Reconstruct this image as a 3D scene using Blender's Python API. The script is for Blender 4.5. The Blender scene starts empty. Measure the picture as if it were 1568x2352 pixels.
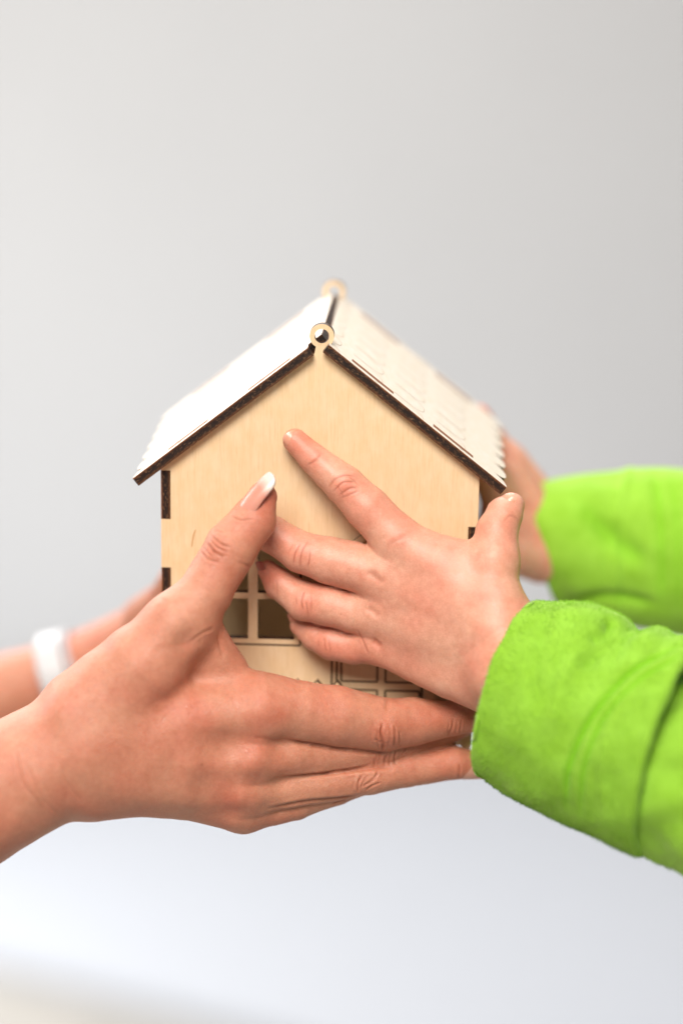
import bpy, math, random
import numpy as np
from mathutils import Vector, Matrix, Euler
from mathutils.bvhtree import BVHTree
from mathutils.geometry import tessellate_polygon

# ------------------------------------------------------------------ camera, world, lamps, exposure
# All lengths below are in centimetres, written to the meshes in metres.
CM = 0.01
SC = bpy.context.scene
COL = SC.collection
PITCH, DIST = 0.2637, 100.0
FOC, CX, CY = 5553.0, 784.0, 1176.0            # 85 mm lens over a 1568 x 2352 photograph
cam_pos = np.array([0.0, -DIST * math.cos(PITCH), DIST * math.sin(PITCH)])
RIGHT = np.array([1.0, 0, 0])
FWD = np.array([0, math.cos(PITCH), -math.sin(PITCH)])
UP = np.array([0, math.sin(PITCH), math.cos(PITCH)])

cd = bpy.data.cameras.new('camera')
cam = bpy.data.objects.new('camera', cd)
COL.objects.link(cam)
cam.location = Vector(cam_pos * CM)
cam.rotation_euler = (math.pi / 2 - PITCH, 0, 0)
cd.sensor_fit = 'VERTICAL'
cd.sensor_height = 36.0
cd.lens = 85.0
cd.clip_start, cd.clip_end = 0.02, 60.0
cd.dof.use_dof = True
cd.dof.focus_distance = 0.985
cd.dof.aperture_fstop = 2.1
SC.camera = cam

world = bpy.data.worlds.new('World')
SC.world = world
world.use_nodes = True
bg = world.node_tree.nodes['Background']
bg.inputs[0].default_value = (0.93, 0.96, 1.0, 1)
bg.inputs[1].default_value = 0.21


def lamp(name, loc, target, size, sizey, power, col):
    l = bpy.data.lights.new(name, 'AREA')
    l.shape = 'RECTANGLE'
    l.size, l.size_y = size, sizey
    l.energy = power
    l.color = col
    o = bpy.data.objects.new(name, l)
    COL.objects.link(o)
    o.location = loc
    o.rotation_euler = (Vector(target) - Vector(loc)).to_track_quat('-Z', 'Y').to_euler()
    return o


lamp('window_light', (-0.5, 2.3, 1.3), (0, 0, 0), 2.4, 1.3, 66, (1.0, 0.99, 0.98))
lamp('side_window_light', (-1.75, 1.05, 0.65), (-0.05, 0.0, -0.05), 1.0, 1.0, 24, (1.0, 0.99, 0.98))
lamp('ceiling_light', (-0.12, 0.30, 1.0), (0.0, 0.05, 0), 0.8, 0.8, 5.5, (1.0, 0.99, 0.97))
lamp('room_light', (-0.2, -1.25, 1.32), (0, 0, 0), 0.9, 0.9, 52, (1.0, 0.94, 0.87))
lamp('wall_gradient_fill', (-0.95, 1.45, -0.55), (0.35, 2.6, -0.45), 0.7, 0.7, 7, (0.92, 0.96, 1.0))  # added lamp without a real source, brightens the lower back wall
SC.view_settings.view_transform = 'Standard'
SC.view_settings.look = 'None'
SC.view_settings.exposure = 0.12
SC.view_settings.gamma = 1.0
SC.render.engine = 'CYCLES'

# ------------------------------------------------------------------ house pose and picture <-> place
YAW, ROLL = -0.0448, 0.013


def Rz(a):
    c, s = math.cos(a), math.sin(a)
    return np.array([[c, -s, 0], [s, c, 0], [0, 0, 1.0]])


def Ry(a):
    c, s = math.cos(a), math.sin(a)
    return np.array([[c, 0, s], [0, 1.0, 0], [-s, 0, c]])


HR = Rz(YAW) @ Ry(ROLL)
HT = np.array([-0.92, 0, 0])
NRM = HR @ np.array([0, -1.0, 0])             # out of the gable front, towards the viewer


def ray(x, y):
    d = RIGHT * ((x - CX) / FOC) + UP * ((CY - y) / FOC) + FWD
    return d


def P(x, y, d):
    """point of the place seen at (x, y) of the photograph, d cm in front of the gable face"""
    r = ray(x, y)
    t = (d - NRM @ (cam_pos - HT)) / (NRM @ r)
    return cam_pos + r * t


def pr(x, y, d, r):
    p = P(x, y, d)
    return (p, r * ((p - cam_pos) @ FWD) / FOC)


def z2(x, y): return (551.1 + .4216 * x, 946.1 + .4216 * y)
def z3(x, y): return (.4217 * x, 1037.9 + .4217 * y)
def z4(x, y): return (496.0 + .43348 * x, 1451.3 + .43348 * y)


# ------------------------------------------------------------------ objects
def tag(o, label=None, cat=None, group=None, kind=None):
    if label: o['label'] = label
    if cat: o['category'] = cat
    if group: o['group'] = group
    if kind: o['kind'] = kind
    return o


def empty(name, loc, label, cat, rot=None):
    o = bpy.data.objects.new(name, None)
    COL.objects.link(o)
    o.location = Vector(np.array(loc) * CM)
    if rot is not None:
        o.rotation_euler = rot
    o.empty_display_size = 0.02
    return tag(o, label, cat)


def mesh_obj(name, V, F, mats, parent=None, midx=None, smooth=False, world=True):
    """V in cm.  world=True: V are world points (kept in place under a moved parent)"""
    me = bpy.data.meshes.new(name)
    V = np.asarray(V, float) * CM
    if isinstance(F, np.ndarray) and F.ndim == 2:
        n, k = F.shape
        me.vertices.add(len(V))
        me.vertices.foreach_set('co', V.astype(np.float32).ravel())
        me.loops.add(n * k)
        me.loops.foreach_set('vertex_index', F.astype(np.int32).ravel())
        me.polygons.add(n)
        me.polygons.foreach_set('loop_start', np.arange(0, n * k, k, dtype=np.int32))
        me.polygons.foreach_set('loop_total', np.full(n, k, dtype=np.int32))
        me.update(calc_edges=True)
    else:
        me.from_pydata([tuple(v) for v in V], [], [tuple(f) for f in F])
        me.update()
    for m in (mats if isinstance(mats, (list, tuple)) else [mats]):
        me.materials.append(m)
    if midx is not None:
        me.polygons.foreach_set('material_index', np.asarray(midx, np.int32))
    if smooth:
        me.polygons.foreach_set('use_smooth', np.ones(len(me.polygons), bool))
    me.validate()
    o = bpy.data.objects.new(name, me)
    COL.objects.link(o)
    if parent is not None:
        o.parent = parent
        if world:
            m, q = Matrix(), parent
            while q is not None:
                m = q.matrix_parent_inverse @ q.matrix_basis @ m
                q = q.parent
            o.matrix_parent_inverse = m.inverted()
    return o


# ------------------------------------------------------------------ materials
def new_mat(name):
    m = bpy.data.materials.new(name)
    m.use_nodes = True
    nt = m.node_tree
    b = nt.nodes['Principled BSDF']
    return m, nt, b, nt.nodes, nt.links


def ramp(N, stops):
    r = N.new('ShaderNodeValToRGB')
    e = r.color_ramp.elements
    e[0].position, e[0].color = stops[0][0], (*stops[0][1], 1)
    e[1].position, e[1].color = stops[-1][0], (*stops[-1][1], 1)
    for p, c in stops[1:-1]:
        x = e.new(p)
        x.color = (*c, 1)
    return r


def mixc(N, L, fac, a, b, mode='MIX'):
    m = N.new('ShaderNodeMix')
    m.data_type = 'RGBA'
    m.blend_type = mode
    for k, v in ((0, fac), (6, a), (7, b)):
        if isinstance(v, (int, float)):
            m.inputs[k].default_value = v
        elif isinstance(v, tuple):
            m.inputs[k].default_value = (*v, 1)
        else:
            L.new(v, m.inputs[k])
    return m.outputs[2]


def noise(N, L, scale, detail=3, vec=None, rough=.55):
    n = N.new('ShaderNodeTexNoise')
    n.inputs['Scale'].default_value = scale
    n.inputs['Detail'].default_value = detail
    n.inputs['Roughness'].default_value = rough
    if vec is not None:
        L.new(vec, n.inputs['Vector'])
    return n


def mapping(N, L, scale, rot=(0, 0, 0)):
    tc = N.new('ShaderNodeTexCoord')
    mp = N.new('ShaderNodeMapping')
    mp.inputs['Scale'].default_value = scale
    mp.inputs['Rotation'].default_value = rot
    L.new(tc.outputs['Object'], mp.inputs['Vector'])
    return mp.outputs[0]


def wood_material(name, axis, pale=0.0):
    """pale birch plywood; axis = grain direction"""
    m, nt, b, N, L = new_mat(name)
    sc = [1, 1, 1]
    sc['xyz'.index(axis)] = .045
    v = mapping(N, L, tuple(sc))
    n1 = noise(N, L, 2400, 2, v, .6)
    n2 = noise(N, L, 520, 4, v, .65)
    sc2 = [1, 1, 1]
    sc2['xyz'.index(axis)] = .035
    v2 = mapping(N, L, tuple(sc2))
    n3 = noise(N, L, 3000, 2, v2, .6)
    big = noise(N, L, 22, 2)
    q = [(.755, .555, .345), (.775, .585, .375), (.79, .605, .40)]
    q = [tuple(a * (1 - pale) + p * pale for a, p in zip(c_, (.77, .725, .665))) for c_ in q]  # pale mixes washed-out light into the wood colour
    c = ramp(N, [(.2, q[0]), (.55, q[1]), (.85, q[2])])
    L.new(n2.outputs[0], c.inputs[0])
    f = ramp(N, [(.56, (0, 0, 0)), (.70, (1, 1, 1))])
    L.new(n3.outputs[0], f.inputs[0])
    bw = N.new('ShaderNodeMath'); bw.operation = 'MULTIPLY'
    L.new(f.outputs[0], bw.inputs[0]); bw.inputs[1].default_value = .22
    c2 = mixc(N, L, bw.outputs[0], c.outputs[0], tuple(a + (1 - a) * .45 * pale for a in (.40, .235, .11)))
    g = ramp(N, [(.35, (.97, .93, .86)), (.7, (1, 1, 1))])
    L.new(big.outputs[0], g.inputs[0])
    c3 = mixc(N, L, 1.0, c2, g.outputs[0], 'MULTIPLY')
    f2 = ramp(N, [(.3, (.94, .92, .89)), (.65, (1, 1, 1))])
    L.new(n1.outputs[0], f2.inputs[0])
    c4 = mixc(N, L, .8, c3, f2.outputs[0], 'MULTIPLY')
    L.new(c4, b.inputs['Base Color'])
    b.inputs['Roughness'].default_value = .55
    b.inputs['Specular IOR Level'].default_value = .35
    bp = N.new('ShaderNodeBump')
    bp.inputs['Strength'].default_value = .12
    bp.inputs['Distance'].default_value = .0003
    L.new(n1.outputs[0], bp.inputs['Height'])
    L.new(bp.outputs[0], b.inputs['Normal'])
    return m


def burnt_material():
    """laser-cut edge: charred core, browner skins, pale scratches running along it (uv: cm along, 0..1 across)"""
    m, nt, b, N, L = new_mat('burnt_plywood_edge')
    uv = N.new('ShaderNodeUVMap'); uv.uv_map = 'edge'
    mp = N.new('ShaderNodeMapping'); mp.inputs['Scale'].default_value = (1.1, 3.2, 1)
    L.new(uv.outputs[0], mp.inputs['Vector'])
    n1 = noise(N, L, 2.2, 4, mp.outputs[0], .65)
    mp2 = N.new('ShaderNodeMapping'); mp2.inputs['Scale'].default_value = (2.0, 6.5, 1)
    L.new(uv.outputs[0], mp2.inputs['Vector'])
    n2 = noise(N, L, 2.6, 2, mp2.outputs[0], .6)
    sep = N.new('ShaderNodeSeparateXYZ'); L.new(uv.outputs[0], sep.inputs[0])
    w = N.new('ShaderNodeMath'); w.operation = 'MULTIPLY_ADD'
    L.new(n1.outputs[0], w.inputs[0]); w.inputs[1].default_value = .34; L.new(sep.outputs[1], w.inputs[2])
    c = ramp(N, [(.16, (.28, .095, .028)), (.25, (.11, .036, .012)), (.40, (.022, .010, .007)), (.62, (.014, .008, .007)), (.9, (.025, .012, .007)), (1.0, (.075, .028, .011))])
    L.new(w.outputs[0], c.inputs[0])
    f = ramp(N, [(.61, (0, 0, 0)), (.66, (.9, .9, .9))])
    L.new(n2.outputs[0], f.inputs[0])
    c2 = mixc(N, L, f.outputs[0], c.outputs[0], (.32, .17, .085))
    L.new(c2, b.inputs['Base Color'])
    b.inputs['Roughness'].default_value = .5
    b.inputs['Specular IOR Level'].default_value = .3
    bp = N.new('ShaderNodeBump')
    bp.inputs['Strength'].default_value = .5
    bp.inputs['Distance'].default_value = .0003
    L.new(n2.outputs[0], bp.inputs['Height'])
    L.new(bp.outputs[0], b.inputs['Normal'])
    return m


def plain(name, col, rough=.6, nscale=None, amt=.1, spec=.4):
    m, nt, b, N, L = new_mat(name)
    b.inputs['Roughness'].default_value = rough
    b.inputs['Specular IOR Level'].default_value = spec
    if nscale:
        n = noise(N, L, nscale, 3, mapping(N, L, (1, 1, 1)))
        lo = tuple(c * (1 - amt) for c in col)
        hi = tuple(min(1, c * (1 + amt)) for c in col)
        r = ramp(N, [(.3, lo), (.7, hi)])
        L.new(n.outputs[0], r.inputs[0])
        L.new(r.outputs[0], b.inputs['Base Color'])
    else:
        b.inputs['Base Color'].default_value = (*col, 1)
    return m


def skin_material(name, base, red, deep, bump):
    m, nt, b, N, L = new_mat(name)
    v = mapping(N, L, (1, 1, 1))
    n_big = noise(N, L, 55, 3, v)
    n_mid = noise(N, L, 330, 3, v, .6)
    n_fine = noise(N, L, 1500, 2, v, .6)
    a = N.new('ShaderNodeAttribute'); a.attribute_name = 'red'
    a2 = N.new('ShaderNodeAttribute'); a2.attribute_name = 'crease'
    r1 = ramp(N, [(.35, (0, 0, 0)), (.72, (.55, .55, .55))])
    L.new(n_big.outputs[0], r1.inputs[0])
    add = N.new('ShaderNodeMath'); add.operation = 'ADD'; add.use_clamp = True
    L.new(r1.outputs[0], add.inputs[0]); L.new(a.outputs['Fac'], add.inputs[1])
    c = mixc(N, L, add.outputs[0], base, red)
    r2 = ramp(N, [(.3, (.88, .83, .80)), (.7, (1.0, 1.0, 1.0))])
    L.new(n_mid.outputs[0], r2.inputs[0])
    c = mixc(N, L, 1.0, c, r2.outputs[0], 'MULTIPLY')
    r3 = ramp(N, [(.32, (.90, .85, .83)), (.68, (1.0, 1.0, 1.0))])
    L.new(n_fine.outputs[0], r3.inputs[0])
    c = mixc(N, L, 1.0, c, r3.outputs[0], 'MULTIPLY')
    c = mixc(N, L, a2.outputs['Fac'], c, deep)  # creases redder and darker, part of their shade put into the colour
    L.new(c, b.inputs['Base Color'])
    rr = ramp(N, [(.3, (.36,) * 3), (.7, (.52,) * 3)])
    L.new(n_mid.outputs[0], rr.inputs[0])
    L.new(rr.outputs[0], b.inputs['Roughness'])
    b.inputs['Specular IOR Level'].default_value = .4
    b.subsurface_method = 'RANDOM_WALK' if hasattr(b, 'subsurface_method') else None
    b.inputs['Subsurface Weight'].default_value = .42
    b.inputs['Subsurface Radius'].default_value = (1.0, .32, .18)
    b.inputs['Subsurface Scale'].default_value = .0015
    vor = N.new('ShaderNodeTexVoronoi')
    vor.feature = 'DISTANCE_TO_EDGE'
    vor.inputs['Scale'].default_value = 1050
    vv = noise(N, L, 300, 2, v)
    wv = mixc(N, L, .004, v, vv.outputs[1], 'ADD')
    L.new(wv, vor.inputs['Vector'])
    vr = ramp(N, [(.0, (0, 0, 0)), (.22, (1, 1, 1))])
    L.new(vor.outputs['Distance'], vr.inputs[0])
    hs = mixc(N, L, .5, vr.outputs[0], n_mid.outputs[0])
    bp = N.new('ShaderNodeBump')
    bp.inputs['Strength'].default_value = bump
    bp.inputs['Distance'].default_value = .0003
    L.new(hs, bp.inputs['Height'])
    L.new(bp.outputs[0], b.inputs['Normal'])
    return m


def nail_material(name, bed, tip, line):
    m, nt, b, N, L = new_mat(name)
    a = N.new('ShaderNodeAttribute'); a.attribute_name = 'along'
    r = ramp(N, [(line - .10, bed), (line + .10, tip)])
    L.new(a.outputs['Fac'], r.inputs[0])
    L.new(r.outputs[0], b.inputs['Base Color'])
    b.inputs['Roughness'].default_value = .32
    b.inputs['Subsurface Weight'].default_value = .3
    b.inputs['Subsurface Scale'].default_value = .0015
    b.inputs['Coat Weight'].default_value = .1
    return m


def fleece_material(name, fibre=False):
    m, nt, b, N, L = new_mat(name)
    v = mapping(N, L, (1, 1, 1))
    n1 = noise(N, L, 90, 3, v)
    n2 = noise(N, L, 1600, 3, v, .7)
    c = ramp(N, [(.3, (.23, .45, .032)), (.7, (.28, .53, .052))])
    L.new(n1.outputs[0], c.inputs[0])
    r = ramp(N, [(.3, (.92, .93, .88)), (.7, (1, 1, 1))])
    L.new(n2.outputs[0], r.inputs[0])
    c2 = mixc(N, L, 1.0, c.outputs[0], r.outputs[0], 'MULTIPLY')
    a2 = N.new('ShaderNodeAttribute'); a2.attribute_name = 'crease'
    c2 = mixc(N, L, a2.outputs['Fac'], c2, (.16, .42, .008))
    L.new(c2, b.inputs['Base Color'])
    b.inputs['Roughness'].default_value = .95
    b.inputs['Specular IOR Level'].default_value = .1
    b.inputs['Sheen Weight'].default_value = .5
    b.inputs['Sheen Roughness'].default_value = .4
    b.inputs['Sheen Tint'].default_value = (.85, 1, .5, 1)
    b.inputs['Subsurface Weight'].default_value = 0
    if not fibre:
        bp = N.new('ShaderNodeBump')
        bp.inputs['Strength'].default_value = .15
        bp.inputs['Distance'].default_value = .0005
        L.new(n2.outputs[0], bp.inputs['Height'])
        L.new(bp.outputs[0], b.inputs['Normal'])
    return m


WOOD = wood_material('birch_plywood', 'z')
WOOD_LIT = wood_material('birch_plywood_lit', 'x', .88)  # same birch, with the glare on the roof put into its colour
BURNT = burnt_material()
ENGRAVE = plain('engraved_line_burn', (.055, .028, .012), .7)
ENGRAVE_ROOF = plain('engraved_shingle_burn', (.50, .39, .29), .7)
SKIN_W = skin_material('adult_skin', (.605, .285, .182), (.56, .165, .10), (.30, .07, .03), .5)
SKIN_C = skin_material('child_skin', (.725, .39, .275), (.69, .235, .155), (.36, .10, .05), .2)
NAIL_W = nail_material('adult_nail', (.60, .25, .18), (.64, .54, .48), .74)
NAIL_W2 = nail_material('adult_finger_nail', (.62, .30, .22), (.8, .66, .58), .8)
NAIL_C = nail_material('child_nail', (.70, .30, .20), (.72, .38, .28), .86)
NAIL_SHADED = nail_material('child_shaded_nail', (.42, .13, .09), (.36, .10, .08), .86)  # ring finger nail, its shadow painted into the colour
FLEECE = fleece_material('green_fleece')
FIBRE = fleece_material('green_fleece_fibre', True)

# ------------------------------------------------------------------ the room behind
WALL = plain('wall_paint', (.67, .66, .65), .8, 3, .015, .2)
RUG = plain('rug_pile', (.505, .52, .555), .95, 40, .03, .1)
FLOOR = plain('floor_boards', (.40, .375, .34), .6, 9, .08, .3)


def quad_box(x0, x1, y0, y1, z0, z1):
    V = [(x0, y0, z0), (x1, y0, z0), (x1, y1, z0), (x0, y1, z0), (x0, y0, z1), (x1, y0, z1), (x1, y1, z1), (x0, y1, z1)]
    F = [(3, 2, 1, 0), (4, 5, 6, 7), (0, 1, 5, 4), (1, 2, 6, 5), (2, 3, 7, 6), (3, 0, 4, 7)]
    return V, F


FZ = -100.0
tag(mesh_obj('floor', [(-500, -350, FZ), (500, -350, FZ), (500, 270, FZ), (-500, 270, FZ)], [(0, 1, 2, 3)], FLOOR), kind='structure')
tag(mesh_obj('wall', *quad_box(-500, 500, 262, 274, FZ + .4, 260), WALL), kind='structure')


def on_floor(x, y):
    r = ray(x, y)
    t = (FZ + 2.2 - cam_pos[2]) / r[2]
    return (cam_pos + r * t)[:2]


ea, eb = on_floor(0, 2200), on_floor(560, 2352)
ed = eb - ea
rx = [tuple(ea - ed * 4), tuple(ea), tuple(eb), tuple(eb + ed * 3.2), (420, 258), (-420, 258)]
rv = [(x, y, FZ + .4) for x, y in rx] + [(x, y, FZ + 2.2) for x, y in rx]
rf = [(5, 4, 3, 2, 1, 0), (6, 7, 8, 9, 10, 11)] + [(i, (i + 1) % 6, 6 + (i + 1) % 6, 6 + i) for i in range(6)]
tag(mesh_obj('rug', rv, rf, RUG), 'white rug lying on the beige floor far behind the toy house', 'rug')

# ------------------------------------------------------------------ toy house
ZB, ZE, HW, T = -10.1, 1.72, 6.56, 0.4
SL = 0.787                                          # roof slope
ANG = math.atan(SL)
RZ = 7.39
DEPTH = 10.74
house = empty('toy_house', HT + HR @ np.array([0, 5.5, ZB]), 'pale plywood toy house with dark burnt edges held by four hands', 'toy house',
              Matrix(HR.tolist()).to_euler())


def hw(pts):
    return (np.asarray(pts, float) @ HR.T) + HT


def plate(name, outline, holes, frame, thick, mats, parent, midx=(0, 1), bev=0):
    """outline in (u, v); frame = (origin, U, V, N): front face at origin, body goes along N by thick (house coordinates)"""
    o, U, Vv, Nn = [np.array(a, float) for a in frame]
    loops = [list(outline)] + [list(h) for h in holes]
    flat = [p for l in loops for p in l]
    tris = tessellate_polygon([[Vector((p[0], p[1], 0)) for p in l] for l in loops])
    n = len(flat)
    A = np.array([o + U * p[0] + Vv * p[1] for p in flat])
    B = A + Nn * thick
    flip = np.dot(np.cross(U, Vv), Nn) > 0           # front face must look along -N
    F, M, UVS = [], [], []
    for t in tris:
        a, b_, c = t
        ar = (flat[b_][0] - flat[a][0]) * (flat[c][1] - flat[a][1]) - (flat[b_][1] - flat[a][1]) * (flat[c][0] - flat[a][0])
        if ar < 0:
            a, c = c, a
        if flip:
            F.append((c, b_, a)); F.append((a + n, b_ + n, c + n))
        else:
            F.append((a, b_, c)); F.append((c + n, b_ + n, a + n))
        M += [midx[0], midx[0]]
        UVS += [(0, 0)] * 6
    s = 0
    for l in loops:
        k = len(l)
        run = random.random() * 50
        for i in range(k):
            j = (i + 1) % k
            F.append((s + i, s + j, n + s + j, n + s + i)); M.append(midx[1])
            r2 = run + math.hypot(l[j][0] - l[i][0], l[j][1] - l[i][1])
            UVS += [(run, 0), (r2, 0), (r2, 1), (run, 1)]
            run = r2
        s += k
    ob = mesh_obj(name, hw(np.vstack([A, B])), F, mats, parent, M)
    if len(ob.data.loops) == len(UVS):
        ob.data.uv_layers.new(name='edge').data.foreach_set('uv', np.array(UVS, np.float32).ravel())
    return ob


def rect(x0, x1, z0, z1):
    return [(x0, z0), (x1, z0), (x1, z1), (x0, z1)]


FRONT = ((0, 0, 0), (1, 0, 0), (0, 0, 1), (0, 1, 0))
tabsL = [(1.62, -.46), (-2.55, -4.65), (-6.75, -8.85)]
tabsR = [(-.48, -2.58), (-4.68, -6.78), (-8.88, -10.0)]
gz = RZ - T / math.cos(ANG)                          # underside of the roof at the ridge
out = [(-HW + .001, ZB), (HW - .001, ZB)]
for a, b in reversed(tabsR):
    out += [(HW, b), (HW - T, b), (HW - T, a), (HW, a)]
out += [(HW, gz - SL * HW), (.26, gz - SL * .26), (.24, RZ - .38), (-.20, RZ - .38), (-.26, gz - SL * .26), (-HW, gz - SL * HW)]
for a, b in tabsL:
    out += [(-HW, min(a, gz - SL * HW - .05)), (-HW + T, min(a, gz - SL * HW - .05)), (-HW + T, b), (-HW, b)]
WX0, WX1, WZ0, WZ1 = -4.49, -0.975, -5.58, -1.75
front = plate('front_wall', out, [rect(WX0, WX1, WZ0, WZ1)], FRONT, T, [WOOD, BURNT], house)
# window bars, one little plate set a hair back
wf = ((0, .012, 0), (1, 0, 0), (0, 0, 1), (0, 1, 0))
bx0, bx1, bz0, bz1 = -2.93, -2.53, -3.83, -3.57
plate('window_bars', [(bx0, WZ0), (bx1, WZ0), (bx1, bz0), (WX1, bz0), (WX1, bz1), (bx1, bz1), (bx1, WZ1), (bx0, WZ1), (bx0, bz1), (WX0, bz1), (WX0, bz0), (bx0, bz0)],
      [], wf, T - .02, [WOOD, BURNT], front)


def ribbons(name, lines, w, frame, mat, parent, lift=.008):
    """thin burnt lines lying on a plate: polylines in (u, v)"""
    o, U, Vv, Nn = [np.array(a, float) for a in frame]
    V, F = [], []
    for ln in lines:
        ln = np.array(ln, float)
        d = np.gradient(ln, axis=0)
        d /= np.linalg.norm(d, axis=1)[:, None] + 1e-9
        nn = np.stack([-d[:, 1], d[:, 0]], 1) * w / 2
        s = len(V)
        for p, q in zip(ln, nn):
            for r in (p + q, p - q):
                V.append(o + U * r[0] + Vv * r[1] - Nn * lift)
        for i in range(len(ln) - 1):
            F.append((s + 2 * i, s + 2 * i + 1, s + 2 * i + 3, s + 2 * i + 2))
    return mesh_obj(name, hw(V), F, mat, parent)


def boxline(x0, x1, z0, z1):
    return [[(x0, z0), (x1, z0)], [(x1, z0), (x1, z1)], [(x1, z1), (x0, z1)], [(x0, z1), (x0, z0)]]


ribbons('window_engraving', boxline(-4.74, -.74, -5.83, -1.5), .075, FRONT, ENGRAVE, front)
dl = [[(.60, ZB), (.60, -2.9)], [(.81, ZB), (.81, -3.1)], [(4.40, ZB), (4.40, -3.1)], [(4.61, ZB), (4.61, -2.9)],
      [(.60, -2.9), (4.61, -2.9)], [(.81, -3.1), (4.40, -3.1)]]
for x0, x1 in ((1.0, 2.52), (2.86, 4.30)):
    for z0, z1 in ((-7.35, -5.3), (-9.7, -7.72), (-5.0, -3.35)):
        dl += boxline(x0, x1, z0, z1)
ribbons('door_engraving', dl, .08, FRONT, ENGRAVE, front)
STREAK = plain('resin_streak', (.50, .25, .09), .6)
ribbons('grain_streak', [[(-5.28, -1.62), (-5.25, -1.35), (-5.20, -1.1), (-5.13, -.9)]], .045, FRONT, STREAK, front)
# little gabled canopy over the door
FR2 = ((0, -.15, 0), (1, 0, 0), (0, 0, 1), (0, 1, 0))
cxx = 2.6
plate('door_canopy', [(cxx, -.25), (cxx - 2.3, -2.05), (cxx - 2.3, -2.42), (cxx, -.62), (cxx + 2.3, -2.42), (cxx + 2.3, -2.05)], [], FR2, .148, [WOOD, BURNT], front)
# ring on the gable top, and its twin at the back


def arc(cx, cy, r, n, a0=0, a1=2 * math.pi):
    return [(cx + r * math.cos(a0 + (a1 - a0) * i / n), cy + r * math.sin(a0 + (a1 - a0) * i / n)) for i in range(n)]


for y0 in (0.006, DEPTH - .39):
    fr = ((0, y0, 0), (1, 0, 0), (0, 0, 1), (0, 1, 0))
    ro, ri = .50, .295
    plate('ridge_ring', arc(.03, RZ, ro, 40), [arc(.03, RZ, ri, 32)[::-1]], fr, T - .012, [WOOD, BURNT], house)
fr = ((0, DEPTH - .4, 0), (1, 0, 0), (0, 0, 1), (0, 1, 0))
plate('back_wall', [(-HW + T, ZB), (HW - T, ZB), (HW - T, gz - SL * HW + .3), (.3, gz - SL * .3), (-.3, gz - SL * .3), (-HW + T, gz - SL * HW + .3)],
      [rect(1.6, 4.5, -5.6, -1.75)], fr, T, [WOOD, BURNT], house)
for s, tabs in ((-1, tabsL), (1, tabsR)):
    zt = gz - SL * HW - .08
    o2 = [(T, zt), (DEPTH, zt), (DEPTH, ZB), (T, ZB)]
    e = []
    for a, b in sorted(tabs, key=lambda t: t[1]):
        a = min(a, zt)
        e += [(T, b), (.012, b), (.012, a), (T, a)]
    if abs(e[-1][1] - zt) < 1e-6:
        e = e[:-1]; o2 = o2[1:]
    if s > 0: e[0] = (T, -9.98); e[1] = (.012, -9.98)
    pts = e + o2
    fr = ((s * HW, 0, 0), (0, 1, 0), (0, 0, 1), (-s, 0, 0))
    plate('side_wall', pts if s > 0 else pts, [rect(3.2, 7.4, -5.6, -1.75)], fr, T, [WOOD, BURNT], house)
plate('floor_board', rect(-HW + T + .01, HW - T - .01, T + .01, DEPTH - T - .01), [], ((0, 0, ZB + .55), (1, 0, 0), (0, 1, 0), (0, 0, -1)), T, [WOOD_LIT, BURNT], house)
# picket fence standing against the front
FR3 = ((0, -.55, 0), (1, 0, 0), (0, 0, 1), (0, 1, 0))
fence = plate('fence', rect(-6.3, .95, -9.3, -8.95), [], ((0, -.148, 0), (1, 0, 0), (0, 0, 1), (0, 1, 0)), .14, [WOOD, BURNT], house)
fence2 = plate('fence', rect(4.5, 6.4, -9.3, -8.95), [], ((0, -.148, 0), (1, 0, 0), (0, 0, 1), (0, 1, 0)), .14, [WOOD, BURNT], house)
for fen, xs in ((fence, [.02 + .84 * k for k in range(-7, 2)]), (fence2, [4.76, 5.59, 6.3])):
    for x in xs:
        plate('picket', [(x - .19, ZB + .02), (x + .19, ZB + .02), (x + .19, -7.45), (x, -7.22), (x - .19, -7.45)], [], FR3, .40, [WOOD, BURNT], fen)


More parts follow.
